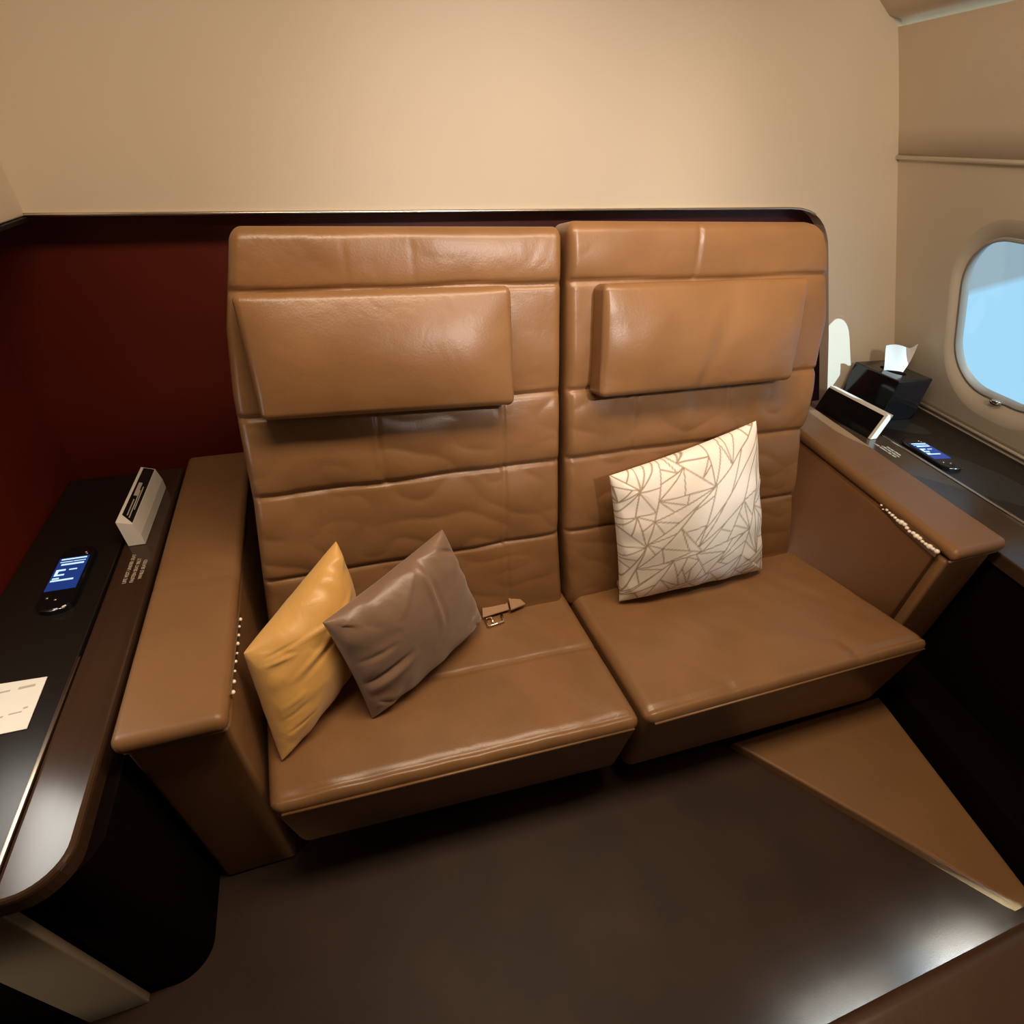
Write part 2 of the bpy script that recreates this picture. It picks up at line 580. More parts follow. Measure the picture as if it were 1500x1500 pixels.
wi = 0
for cy in WIN_Y:
    wi += 1
    n = 48
    rect = []
    ring0 = rr_ring(HW * 1.12, HH * 1.27, 0.21, n)
    for (a, b) in ring0:
        # outer rectangle hit along the ray from the centre
        hx, hz = PITCH / 2, 1.0
        top, bot = Z1 - WZ, WZ - Z0
        k = min(hx / abs(a) if abs(a) > 1e-6 else 9e9, (top / b if b > 1e-6 else 9e9), (bot / -b if b < -1e-6 else 9e9))
        rect.append((a * k, b * k))
    # snap the four nearest points to the rectangle's corners
    for sx, sz in ((PITCH / 2, Z1 - WZ), (-PITCH / 2, Z1 - WZ), (-PITCH / 2, Z0 - WZ), (PITCH / 2, Z0 - WZ)):
        bi = min(range(n), key=lambda i: (rect[i][0] - sx) ** 2 + (rect[i][1] - sz) ** 2)
        rect[bi] = (sx, sz)
    ring1 = rr_ring(HW * 1.07, HH * 1.13, 0.185, n)
    ring2 = rr_ring(HW * 1.02, HH * 1.02, 0.165, n)
    rings = [(rect, 0.0), (ring0, 0.0), (ring1, 0.010), (ring2, 0.026)]
    V, F = [], []
    for pts, dp in rings:
        for a, b in pts:
            V.append(on_wall(cy, a, WZ + b, dp))
    for k in range(len(rings) - 1):
        for i in range(n):
            j = (i + 1) % n
            F.append((k * n + i, k * n + j, (k + 1) * n + j, (k + 1) * n + i))
    o = struct('wall_right_panel', V, F, M_cream_side)
    for i, p in enumerate(o.data.polygons):
        p.use_smooth = i >= n
    # window: grey bezel, pane, latch
    rb = [(rr_ring(HW * 1.02, HH * 1.02, 0.165, n), 0.025), (rr_ring(HW * 1.01, HH * 1.01, 0.163, n), 0.019), (rr_ring(HW * 0.99, HH * 0.99, 0.158, n), 0.021), (rr_ring(HW * 0.985, HH * 0.985, 0.157, n), 0.046)]
    V, F = [], []
    for pts, dp in rb:
        for a, b in pts:
            V.append(on_wall(cy, a, WZ + b, dp))
    for k in range(3):
        for i in range(n):
            j = (i + 1) % n
            F.append((k * n + i, k * n + j, (k + 1) * n + j, (k + 1) * n + i))
    wn = struct('window_%d' % wi, V, F, M_grey, smooth=True)
    V = [on_wall(cy, a, WZ + b, 0.036) for a, b in rr_ring(HW * 0.985, HH * 0.985, 0.157, n)]
    V += [on_wall(cy, a, WZ + b, 0.040) for a, b in rr_ring(HW * 0.985, HH * 0.985, 0.157, n)]
    F = [tuple(range(n)), tuple(range(n, 2 * n))[::-1]] + [(i, (i + 1) % n, n + (i + 1) % n, n + i) for i in range(n)]
    obj('pane', V, F, M_glass, wn, smooth=False)
    if wi >= 3:                                # unseen half-drawn blinds, added to block a stray sun patch
        zb, zt_ = WZ - 0.02, WZ + HH * 0.99
        V, F = [], []
        for dp in (0.029, 0.032):
            for s_ in (-HW * 0.985, HW * 0.985):
                for z_ in (zb, zt_):
                    V.append(on_wall(cy, s_, z_, dp))
        obj('sun_blocker', V, [(0, 1, 3, 2), (4, 5, 7, 6), (0, 1, 5, 4), (2, 3, 7, 6), (0, 2, 6, 4), (1, 3, 7, 5)], M_cream_side, wn, smooth=False)
    p = on_wall(cy, 0.0, WZ - HH * 1.0, 0.010)
    obj('latch', *join(ellipsoid(p, 0.010, 0.024, 0.010), tube([p + Vector((0, -0.02, 0.004)), p + Vector((-0.012, 0, 0.008)), p + Vector((0, 0.02, 0.004))], 0.004, 6)), M_chrome, wn)

# lining below the windows: a light ledge strip and a sloped skirt
ys = [-1.7, 1.78]


def side_band(zs, off0=0.0):
    V, F = [], []
    for y in ys:
        for z, off in zs:
            V.append((side_x(z, y) + off, y, z))
    m = len(zs)
    for i in range(m - 1):
        F.append((i, i + 1, m + i + 1, m + i))
    return V, F


struct('trim_3', *join(tube([(side_x(0.592, ys[0]) - 0.004, ys[0], 0.584), (side_x(0.592, ys[1]) - 0.004, ys[1], 0.584)], 0.006, 8)), M_cream, smooth=True)
struct('wall_right_skirt', *side_band([(0.60, 0.0), (0.585, 0.004), (0.50, -0.03), (0.0, -0.05)]), M_cream_side)
# filler between the window panels and both ends
Vf, Ff = side_band([(0.60, 0.0), (1.418, 0.0)])
yA, yB2 = WIN_Y[0] + PITCH / 2, 1.80
struct('wall_right_end', [(side_x(.60, yA), yA, .60), (side_x(.60, yB2), yB2, .60), (side_x(1.418, yB2), yB2, 1.418), (side_x(1.418, yA), yA, 1.418)], [(0, 1, 2, 3)], M_cream_side)
yA, yB2 = -1.7, WIN_Y[-1] - PITCH / 2
struct('wall_right_end', [(side_x(.60, yA), yA, .60), (side_x(.60, yB2), yB2, .60), (side_x(1.418, yB2), yB2, 1.418), (side_x(1.418, yA), yA, 1.418)], [(0, 1, 2, 3)], M_cream_side)
# seam light line, upper lining and cove
struct('trim_4', *tube([(side_x(1.42, ys[0]) - 0.007, ys[0], 1.42), (side_x(1.42, ys[1]) - 0.007, ys[1], 1.42)], 0.006, 8), M_line, smooth=True)
struct('wall_right_upper', *side_band([(1.395, 0.012), (1.421, 0.006), (1.422, 0.0), (1.50, 0.003), (1.58, 0.004), (1.66, 0.003), (1.715, 0.0)]), M_cream_side, smooth=True)
struct('wall_right_cove', *side_band([(1.715, 0.02), (1.730, 0.015), (1.735, -0.030), (1.76, -0.055), (1.80, -0.05), (1.90, -0.02), (2.05, 0.0)]), M_cream_side, smooth=True)

# ------------------------------------------------------------------ sofa
SL = (1.2 - 1.03) / (1.28 - 0.37)


def by(z):
    return 1.03 + (z - 0.37) * SL


FWD = Vector((0, -1, SL)).normalized()
sofa = thing('two_seat_sofa', 'wide brown leather two-seat sofa with quilted reclining backs and solid armrests', 'sofa', (0.57, 1.1, 0.0))


def groove(d, w):
    return math.exp(-(d / w) ** 2)


def backrest(xl, xr, zt, hseams, vseams, seed):
    z0 = 0.33
    T = 0.11
    H = zt - z0
    Wd = (xr(0.8) - xl(0.8))
    hs = [z0] + hseams + [zt]

    def mapf(u, v, w):
        z = lerp(z0, zt, v)
        x = lerp(xl(z), xr(z), u)
        return Vector((x, by(z), z)) + FWD * ((w - 1) * T)

    def disp(u, v):
        z = lerp(z0, zt, v)
        x = lerp(xl(z), xr(z), u)
        d = 0.0
        for a, b in zip(hs, hs[1:]):
            if a <= z <= b:
                t = (z - a) / (b - a)
                big = 1.0 if b < 1.0 else 0.45
                # fuller towards the bottom of each quilted band
                tt = t ** 0.8
                d += 0.0105 * big * (1 - abs(2 * tt - 1) ** 2.4)
        for s in hseams:
            zz = z + 0.004 * nz(x * 6, s * 9, seed)
            d -= 0.007 * groove(zz - s, 0.005)
        for xs, za, zb, dep in vseams:
            if za <= z <= zb:
                d -= dep * groove(x - xs, 0.004)
                d += (0.4 * dep if zb < 1 else 0) * groove(x - xs + 0.007, 0.006)
        # soft creases of used leather, tighter where the right back is sat in
        if seed > 3 and 0.79 < z < 0.955:
            tz = (z - 0.79) / 0.165
            d += 0.006 * nz(x * 20 + z * 4, z * 5, 2.5) * math.sin(math.pi * tz)
        e = nz(x * 7 + z * 5, z * 9 - x * 3, seed + 3)
        d += 0.0040 * e + 0.0060 * (abs(nz(x * 9 + z * 4, z * 13, seed + 9)) ** 0.7 - 0.35) * (1.0 if z < 0.97 else 0.25)
        return d

    return rbox((Wd, H, T), 0.022, (110, 190, 3), mapf, disp, k=6)


def xl_left(z):
    return pw([(0.33, -0.268), (0.574, -0.235), (0.776, -0.206), (0.923, -0.195), (1.003, -0.188), (1.12, -0.168), (1.18, -0.150), (1.285, -0.118)], z)


def xr_right(z):
    return pw([(0.33, 1.40), (0.45, 1.375), (0.6, 1.345), (0.766, 1.318), (0.882, 1.315), (1.074, 1.303), (1.18, 1.27), (1.235, 1.25), (1.268, 1.228), (1.285, 1.205), (1.295, 1.175)], z)


vb, fb = backrest(xl_left, lambda z: pw([(0.33, 0.552), (0.6, 0.532), (1.28, 0.523)], z), 1.282,
                  [0.585, 0.790, 0.955, 1.180], [(0.375, 0.33, 0.955, 0.006), (0.085, 0.79, 0.955, 0.004), (0.070, 1.18, 1.30, 0.0015), (0.20, 1.18, 1.30, 0.001)], 1.0)
b1 = obj('backrest', vb, fb, M_leather, sofa)
vb, fb = backrest(lambda z: pw([(0.33, 0.570), (0.6, 0.548), (1.28, 0.537)], z), xr_right, 1.292,
                  [0.585, 0.790, 0.955, 1.180], [(0.86, 1.18, 1.30, 0.0055), (0.735, 0.79, 0.955, 0.005), (1.02, 0.585, 0.955, 0.003)], 5.0)
b2 = obj('backrest', vb, fb, M_leather, sofa)


def headrest(c, parent, seed):
    """c: x left, x right, z low left, z low right, z top"""
    xa, xb, zl, zr, zt = c

    def mapf(u, v, w):
        z = lerp(lerp(zl, zr, u), zt, v)
        x = lerp(xa, xb, u)
        off = -0.005 + 0.072 * w - 0.014 * v * w
        return Vector((x, by(z), z)) + FWD * off

    def disp(u, v):
        d = 0.022 * (1 - abs(2 * u - 1) ** 6) * (1 - abs(2 * v - 1) ** 2.0)
        d += 0.004 * nz(u * 6, v * 3, seed) * (1 if seed > 3 else 0.4)
        if seed > 3:
            d -= 0.007 * groove((u - 0.52) - 0.15 * (v - .3), 0.035) * (1 - v) - 0.004 * groove((u - 0.44) - 0.1 * v, 0.03) * (1 - v)
        return d

    return obj('headrest', *rbox((xb - xa, zt - (zl + zr) / 2, 0.075), 0.014, (40, 24, 4), mapf, disp, k=6), M_leather, parent)


h1 = headrest((-0.138, 0.388, 0.962, 0.948, 1.178), b1, 1.0)
h2 = headrest((0.600, 1.160, 0.945, 0.945, 1.176), b2, 6.0)


def seat(c, seed, seams, bow=0.0):
    def disp(u, v):
        # v runs from the front edge to the back
        d = 0.006 * (1 - abs(2 * u - 1) ** 4) * (1 - abs(2 * v - 1) ** 4)
        d += 0.003 * nz(u * 5, v * 4, seed) + 0.0025 * nz(u * 14 + v * 5, v * 6, seed + 4)
        for kind, p, a, b, dep in seams:
            q, s = (v, u) if kind == 'h' else (u, v)
            if a <= s <= b:
                d -= dep * groove(q - p, 0.008)
        d -= 0.004 * groove(v - 0.045, 0.010)            # stitched edge along the front
        return d
    return obj('seat_cushion', *hexbox(c, 0.028, (70, 60, 8), disp, k=6), M_leather, sofa)


s1 = seat([(-0.255, 0.655, 0.11), (0.562, 0.612, 0.11), (-0.29, 1.16, 0.11), (0.562, 1.16, 0.11),
           (-0.268, 0.606, 0.378), (0.566, 0.572, 0.374), (-0.29, 1.16, 0.37), (0.566, 1.16, 0.37)], 2.0, [('h', 0.44, 0.30, 1.0, 0.006)])
s2 = seat([(0.588, 0.612, 0.08), (1.49, 0.600, 0.05), (0.588, 1.16, 0.11), (1.38, 1.16, 0.11),
           (0.580, 0.571, 0.374), (1.500, 0.563, 0.372), (0.580, 1.16, 0.37), (1.385, 1.16, 0.37)], 8.0, [('v', 0.72, 0.0, 0.14, 0.006), ('v', 0.27, 0.0, 0.10, 0.004)])
# piping along the front edge of both seats
obj('piping', *tube([(-0.245, 0.6075, 0.350), (0.15, 0.5915, 0.350), (0.545, 0.5765, 0.348)], 0.0035, 6), M_leather, s1)
obj('piping', *tube([(0.60, 0.5735, 0.348), (1.0, 0.570, 0.347), (1.475, 0.5655, 0.346)], 0.0035, 6), M_leather, s2)
obj('base', *hexbox([(-0.22, 0.72, 0.0), (1.40, 0.66, 0.0), (-0.26, 1.70, 0.0), (1.36, 1.70, 0.0),
                     (-0.22, 0.72, 0.12), (1.40, 0.66, 0.12), (-0.26, 1.70, 0.12), (1.36, 1.70, 0.12)], 0.01), M_matt, sofa)
obj('seat_shell', *hexbox([(-0.13, 1.20, 0.12), (1.40, 1.20, 0.12), (-0.15, 1.74, 0.12), (1.50, 1.74, 0.12),
                           (-0.05, 1.32, 1.20), (1.20, 1.32, 1.20), (-0.02, 1.74, 1.16), (1.26, 1.74, 1.16)], 0.02), M_shell, sofa)

# left armrest
a1 = obj('armrest', *hexbox([(-0.452, 0.685, 0.0), (-0.287, 0.685, 0.0), (-0.452, 1.72, 0.0), (-0.30, 1.72, 0.0),
                             (-0.452, 0.676, 0.577), (-0.283, 0.676, 0.577), (-0.452, 1.72, 0.577), (-0.287, 1.72, 0.577)], 0.012, (4, 10, 8)), M_leather_arm, sofa)


def liddisp(p):
    return lambda u, v: -0.003 * groove(v - p, 0.006) + 0.001 * nz(u * 4, v * 9, 2.0)


obj('armrest_lid', *hexbox([(-0.457, 0.656, 0.584), (-0.277, 0.656, 0.584), (-0.457, 1.72, 0.584), (-0.279, 1.72, 0.584),
                            (-0.457, 0.660, 0.622), (-0.277, 0.660, 0.622), (-0.457, 1.72, 0.622), (-0.279, 1.72, 0.622)], 0.0175, (8, 80, 2), liddisp(0.395), k=5), M_leather_arm, a1)
obj('piping', *tube([(-0.448, 0.672, 0.5785), (-0.283, 0.672, 0.5785)], 0.004, 6), M_leather_arm, a1)
# right armrest, splayed with the cabin side
rin = lambda y: 1.505 + 0.179 * (y - 0.655)
rout = lambda y: 1.700 + 0.188 * (y - 0.655)
a2 = obj('armrest', *hexbox([(1.530, 0.675, 0.0), (1.700, 0.675, 0.0), (rin(1.72) + .03, 1.72, 0.0), (rout(1.72), 1.72, 0.0),
                             (1.514, 0.668, 0.577), (1.694, 0.668, 0.577), (rin(1.72) + .015, 1.72, 0.577), (rout(1.72) - .006, 1.72, 0.577)], 0.012, (4, 10, 8)), M_leather_arm, sofa)
obj('armrest_lid', *hexbox([(1.503, 0.650, 0.584), (1.702, 0.650, 0.584), (rin(1.72), 1.72, 0.584), (rout(1.72), 1.72, 0.584),
                            (1.503, 0.654, 0.622), (1.702, 0.654, 0.622), (rin(1.72), 1.72, 0.622), (rout(1.72), 1.72, 0.622)], 0.0175, (8, 80, 2), liddisp(0.385), k=5), M_leather_arm, a2)
obj('piping', *tube([(1.512, 0.664, 0.5785), (1.694, 0.664, 0.5785)], 0.004, 6), M_leather_arm, a2)
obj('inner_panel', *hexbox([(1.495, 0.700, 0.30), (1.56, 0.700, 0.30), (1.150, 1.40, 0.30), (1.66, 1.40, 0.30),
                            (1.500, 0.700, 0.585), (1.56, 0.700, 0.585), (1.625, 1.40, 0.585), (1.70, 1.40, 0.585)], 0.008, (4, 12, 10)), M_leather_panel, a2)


# ribbed metal accent strips under the lids, on the seat side of both arms
def bead_strip(p0, p1, up, wid, nb, parent, seed):
    p0, p1, up = Vector(p0), Vector(p1), Vector(up)
    side = (p1 - p0).normalized().cross(up).normalized()
    if side.x * (1 if seed == 1 else -1) < 0:
        side = -side
    V, F = [], []
    m = 24
    for i in range(m + 1):
        t = i / m
        h = wid * min(1.0, 0.12 + 2.2 * t) if seed == 2 else wid
        c = p0.lerp(p1, t)
        V += [c - up * h - side * .002, c - up * h + side * 0.003, c + up * h * .6 + side * 0.003, c + up * h * .6 - side * .002]
    for i in range(m):
        for k in range(4):
            l = (k + 1) % 4
            F.append((i * 4 + k, i * 4 + l, i * 4 + 4 + l, i * 4 + 4 + k))
    F += [(0, 1, 2, 3), (m * 4, m * 4 + 1, m * 4 + 2, m * 4 + 3)]
    st = obj('accent_strip', V, F, M_bronze, parent, smooth=False)
    rnd = random.Random(seed)
    for i in range(nb):
        t = (i + 0.6) / nb
        c = p0.lerp(p1, t) + side * 0.004 + up * rnd.uniform(-.3, .2) * wid
        r = wid * rnd.uniform(0.30, 0.50) * (min(1, .4 + 1.5 * t) if seed == 2 else 1)
        obj('stud', *ellipsoid(c, r, r * 1.3, r, 8, 5), M_stud, st)


bead_strip((-0.2765, 0.96, 0.596), (-0.2765, 0.725, 0.603), (0, 0, 1), 0.008, 9, a1, 1)
bead_strip((1.541, 0.927, 0.598), (1.496, 0.690, 0.594), (0.15, 0, 1), 0.014, 19, a2, 2)

# seat belt lying in the crease of the left seat
blt = obj('seat_belt', *hexbox([(0.292, 1.000, 0.388), (0.372, 1.010, 0.388), (0.300, 1.040, 0.405), (0.375, 1.050, 0.405),
                                (0.290, 0.998, 0.393), (0.372, 1.008, 0.393), (0.300, 1.038, 0.410), (0.375, 1.048, 0.410)], 0.002, (4, 2, 1)), M_belt, sofa)
obj('belt_end', *hexbox([(0.374, 1.000, 0.392), (0.425, 1.016, 0.388), (0.378, 1.052, 0.412), (0.392, 1.055, 0.412),
                         (0.374, 0.998, 0.400), (0.425, 1.014, 0.396), (0.378, 1.050, 0.420), (0.392, 1.053, 0.420)], 0.003, (3, 2, 1)), M_belt, blt)
bk = [(0.298, 0.998, 0.386), (0.297, 0.968, 0.384), (0.345, 0.975, 0.384), (0.347, 1.003, 0.386)]
ob = obj('buckle', *join(tube(bk, 0.0035, 6), tube([bk[0], Vector(bk[0]) + Vector((0.018, 0, 0)), Vector(bk[1]) + Vector((0.018, 0.002, 0))], 0.003, 6)), M_chrome, blt)
obj('belt_end', *hexbox([(0.715, 0.985, 0.380), (0.742, 0.985, 0.380), (0.718, 1.022, 0.400), (0.735, 1.025, 0.400),
                         (0.715, 0.983, 0.386), (0.742, 0.983, 0.386), (0.718, 1.020, 0.410), (0.735, 1.022, 0.410)], 0.002, (2, 2, 1)), M_belt, sofa)


# ------------------------------------------------------------------ cushions
def shatter(UV):
    """line mask of a square split again and again by straight cuts"""
    import numpy as np
    rnd = random.Random(21)
    segs = []

    def split(poly, depth):
        ar = abs(sum(poly[i][0] * poly[(i + 1) % len(poly)][1] - poly[(i + 1) % len(poly)][0] * poly[i][1] for i in range(len(poly)))) / 2
        if ar < rnd.uniform(0.005, 0.020) or depth > 11:
            return
        k = len(poly)
        # cut from a corner or an edge point of the longest side to the far side
        L = [math.dist(poly[i], poly[(i + 1) % k]) for i in range(k)]
        i = max(range(k), key=lambda q: L[q] * rnd.uniform(0.75, 1.25))
        t = rnd.uniform(0.22, 0.78)
        p = (lerp(poly[i][0], poly[(i + 1) % k][0], t), lerp(poly[i][1], poly[(i + 1) % k][1], t))
        others = [q for q in range(k) if q != i]
        j = rnd.choice(others)
        if k == 3 or rnd.random() < 0.45:
            far = [q for q in range(k) if q != i and q != (i + 1) % k]
            c = rnd.choice(far)
            pa = [p] + [poly[q % k] for q in range(i + 1, (c if c > i else c + k) + 1)]
            pb = [p] + [poly[q % k] for q in range(c, (i if i >= c else i + k) + 1)]
            segs.append((*p, *poly[c]))
        else:
            t2 = rnd.uniform(0.2, 0.8)
            q2 = (lerp(poly[j][0], poly[(j + 1) % k][0], t2), lerp(poly[j][1], poly[(j + 1) % k][1], t2))
            pa = [p] + [poly[q % k] for q in range(i + 1, (j if j > i else j + k) + 1)] + [q2]
            pb = [q2] + [poly[q % k] for q in range(j + 1, (i if i > j else i + k) + 1)] + [p]
            segs.append((*p, *q2))
        split(pa, depth + 1)
        split(pb, depth + 1)

    split([(-.05, -.05), (1.05, -.05), (1.05, 1.05), (-.05, 1.05)], 0)
    P = np.array(UV)
    d = np.full(len(P), 9.0)
    for x0, y0, x1, y1 in segs:
        e = np.array([x1 - x0, y1 - y0])
        ll = max(1e-9, (e ** 2).sum())
        t = np.clip(((P - (x0, y0)) @ e) / ll, 0, 1)
        q = P - (np.array([x0, y0]) + t[:, None] * e)
        d = np.minimum(d, np.sqrt((q ** 2).sum(1)))
    return np.clip(1 - (d - 0.0022) / 0.0035, 0, 1).astype(np.float32)


def pillow(name, label, A, B, C, D, Tf, Tb, m, seed, pinch=0.05, wr=0.004, n=48, folds=(), lines=False):
    """A-B-C-D round the outline; Tf bulges to the front (side of (B-A)x(D-A)), Tb to the back"""
    A, B, C, D = (Vector(p) for p in (A, B, C, D))
    nr = ((B - A).cross(D - A) + (C - B).cross(A - B) * 0).normalized()
    cen = (A + B + C + D) / 4
    root_loc = Vector((cen.x, cen.y, min(A.z, B.z, C.z, D.z)))
    V, UV = [], []

    def P(u, v, s):
        su = 1 - pinch * (1 - (2 * v - 1) ** 2)
        sv = 1 - pinch * (1 - (2 * u - 1) ** 2)
        uu = .5 + (u - .5) * su
        vv = .5 + (v - .5) * sv
        p = (A.lerp(B, uu)).lerp(D.lerp(C, uu), vv)
        a, b = 1 - (2 * u - 1) ** 2, 1 - (2 * v - 1) ** 2
        prof = max(0.0, a * b) ** 0.42
        edge = 1 - max(0.0, a * b) ** 0.8
        w = wr * (edge * (0.4 + math.sin(26 * (u if b < a else v) + seed * 3 + 4 * nz(u * 3, v * 3, seed))) * min(1, a * b * 14) + 1.4 * nz(u * 4 + seed, v * 4, seed) * prof)
        for (fu, fv, du, dv, ln, amp, fw) in folds:
            x, y = (u - fu) * du + (v - fv) * dv, -(u - fu) * dv + (v - fv) * du
            if abs(x) < ln:
                w += 0.62 * amp * math.exp(-(y / fw) ** 2) * math.cos(math.pi / 2 * x / ln)
        T = Tf if s > 0 else Tb
        return p + nr * s * (T * prof + (w if s > 0 else 0.3 * w) * min(1, a * b * 14))

    F = []
    idx = {}
    for s in (1, -1):
        for i in range(n + 1):
            for j in range(n + 1):
                rim = i in (0, n) or j in (0, n)
                if rim and s < 0:
                    idx[(s, i, j)] = idx[(1, i, j)]
                    continue
                # finer steps next to the seams
                u = .5 - .5 * math.cos(math.pi * i / n)
                v = .5 - .5 * math.cos(math.pi * j / n)
                V.append(P(u, v, s))
                UV.append((u, v))
                idx[(s, i, j)] = len(V) - 1
        for i in range(n):
            for j in range(n):
                q = (idx[(s, i, j)], idx[(s, i + 1, j)], idx[(s, i + 1, j + 1)], idx[(s, i, j + 1)])
                F.append(q if s > 0 else q[::-1])
    o = obj(name, V, F, m, None, True, origin=root_loc)
    ul = o.data.uv_layers.new(name='UVMap')
    for lp in o.data.loops:
        ul.data[lp.index].uv = UV[lp.vertex_index]
    if lines:
        at = o.data.attributes.new('line_print', 'FLOAT', 'POINT')
        at.data.foreach_set('value', shatter(UV))
    tag(o, label, 'cushion')
    return o


pillow('throw_cushion', 'square white cushion printed with a web of taupe lines on the right seat',
       (0.695, 0.955, 0.388), (1.206, 0.957, 0.394), (1.057, 1.043, 0.868), (0.628, 1.022, 0.776), 0.075, 0.035, M_crack, 3.0, pinch=0.035, wr=0.003, n=190, lines=True)
pillow('throw_cushion', 'shiny gold cushion leaning in the corner against the left armrest',
       (-0.237, 0.712, 0.384), (-0.045, 0.965, 0.392), (-0.047, 0.996, 0.723), (-0.258, 0.829, 0.605), 0.085, 0.05, M_gold, 1.0, pinch=0.03, wr=0.003, n=90,
       folds=((0.50, 0.66, 1.0, 0.15, 0.42, 0.012, 0.022), (0.52, 0.60, 1.0, 0.15, 0.40, -0.010, 0.02), (0.45, 0.75, 0.9, -0.3, 0.3, 0.006, 0.018), (0.12, 0.80, 1.0, -0.4, 0.14, 0.010, 0.014), (0.16, 0.86, 1.0, -0.3, 0.14, -0.008, 0.012), (0.10, 0.35, 1.0, 0.1, 0.10, -0.006, 0.012), (0.10, 0.45, 1.0, 0.1, 0.10, 0.006, 0.012), (0.12, 0.22, 1.0, 0.0, 0.12, -0.007, 0.014)))
pillow('throw_cushion', 'shiny grey-brown cushion leaning on the gold one and the left backrest',
       (-0.042, 0.762, 0.384), (0.283, 0.986, 0.400), (0.186, 0.972, 0.728), (-0.097, 0.814, 0.660), 0.075, 0.04, M_gcush, 2.0, pinch=0.04, wr=0.003, n=90,
       folds=((0.16, 0.42, 1.0, 0.25, 0.20, -0.014, 0.018), (0.17, 0.36, 1.0, 0.25, 0.22, 0.012, 0.02), (0.14, 0.60, 1.0, 0.05, 0.14, -0.010, 0.018), (0.62, 0.72, 0.15, 1.0, 0.34, 0.009, 0.018), (0.66, 0.70, 0.15, 1.0, 0.32, -0.007, 0.016), (0.50, 0.88, 0.6, 0.5, 0.16, 0.007, 0.016), (0.10, 0.12, 0.7, -0.7, 0.12, -0.010, 0.016), (0.92, 0.88, 0.7, -0.7, 0.10, -0.012, 0.014)))

# ------------------------------------------------------------------ left console
lc = thing('side_console', 'dark console left of the sofa with walnut rail beside the left armrest', 'console', (-0.65, 1.1, 0.0))
rc_ = 0.075


def console_poly(x0, x1, y0, y1, r, m=10):
    pts = [(x0, y1), (x0, y0)]
    for i in range(m + 1):
        a = -math.pi / 2 + math.pi / 2 * i / m
        pts.append((x1 - r + r * math.cos(a), y0 + r + r * math.sin(a)))
    pts.append((x1, y1))
    return pts


obj('cabinet_body', *prism(console_poly(-0.80, -0.468, 0.492, 1.76, 0.07), 0.0, 0.535), M_matt, lc, smooth=False)
rail_poly = console_poly(-0.582, -0.490, 0.468, 1.76, 0.070)
obj('rail', *prism(rail_poly, 0.535, 0.570, 0.008), M_wood, lc, smooth=False)
obj('top_panel', *box(-0.805, -0.590, 0.468, 1.76, 0.535, 0.565, 0.003), M_black, lc)
obj('trim_strip', *box(-0.5895, -0.5825, 0.470, 0.95, 0.54, 0.5705, 0.001), M_bronze, lc)
obj('front_panel', *box(-0.695, -0.587, 0.476, 0.495, 0.0, 0.535, 0.003), M_taupe, lc)


def printed_lines(parent, o, ex, ey, rows, size, m):
    for i, (txt, dx) in enumerate(rows):
        M = frame(Vector(o) + Vector(ey).normalized() * (-i * size * 1.35) + Vector(ex).normalized() * dx, ex, ey)
        text_mesh('lettering', txt, size, M, m, parent)


printed_lines(lc, (-0.543, 1.175, 0.5712), (0.02, 1, 0), (-1, 0.02, 0), [('LIFE VEST UNDER SEAT', 0), ('FASTEN SEAT BELT', 0.0), ('WHILE SEATED', 0.01)], 0.0115, M_pale)


def handset(label, cx, cy, ang, lx, ly, z, group=None):
    """slim black handset: rounded body, blue screen with lit lines, two keys"""
    t = thing('handset', label, 'remote control', (cx, cy, z))
    ca, sa = math.cos(ang), math.sin(ang)
    L = lambda a, b: (cx + a * ca - b * sa, cy + a * sa + b * ca)
    cr = [L(-lx / 2, -ly / 2), L(lx / 2, -ly / 2), L(lx / 2, ly / 2), L(-lx / 2, ly / 2)]
    pts = []
    for px, py, a0 in ((1, 1, 0), (-1, 1, 90), (-1, -1, 180), (1, -1, 270)):
        r = lx * 0.44
        for i in range(7):
            a = math.radians(a0 + 15 * i)
            pts.append(L(px * (lx / 2 - r) + r * math.cos(a), py * (ly / 2 - r) + r * math.sin(a)))
    body = obj('body', *prism(pts, z + 0.0005, z + 0.016, 0.006, 3), M_gloss, t, smooth=False)

    def slab(name, a0, a1, b0, b1, zz, th, m, par):
        q = [L(a0, b0), L(a1, b0), L(a1, b1), L(a0, b1)]
        V = [(x, y, zz) for x, y in q] + [(x, y, zz + th) for x, y in q]
        F = [(3, 2, 1, 0), (4, 5, 6, 7), (0, 1, 5, 4), (1, 2, 6, 5), (2, 3, 7, 6), (3, 0, 4, 7)]
        return obj(name, V, F, m, par, smooth=False)
    zt = z + 0.016
    sc = slab('screen', -lx * .42, lx * .42, -ly * .22, ly * .29, zt, 0.0008, M_screen, t)
    for a0, a1, b0, b1 in ((-.36, .36, .255, .275), (-.36, -.0, .215, .225), (.02, .36, .215, .225), (-.30, .34, .165, .190), (-.36, -.10, .075, .100), (.0, .22, .075, .092),
                           (-.36, -.28, -.0, .075), (-.28, -.08, .0, .022), (-.38, .24, -.085, -.062), (-.36, -.18, -.05, -.03)):
        slab('lit_line', lx * a0, lx * a1, ly * b0, ly * b1, zt + .0008, 0.0004, M_glow, sc)
    for a, b in ((-.25, -.32), (.25, .36), (.30, .33), (0, -.36)):
        x, y = L(lx * a, ly * b)
        obj('key', *ellipsoid((x, y, zt), 0.004, 0.004, 0.002, 8, 4), M_trim, t)
    e0, e1, em = L(-lx * .34, -ly * .475), L(lx * .34, -ly * .475), L(0, -ly * .50)
    obj('edge_trim', *tube([(*e0, z + .012), (*em, z + .012), (*e1, z + .012)], 0.0015, 6), M_trim, t)
    return t


handset('black handset with blue lit screen on the left console', -0.672, 1.232, 0.0, 0.074, 0.25, 0.565)


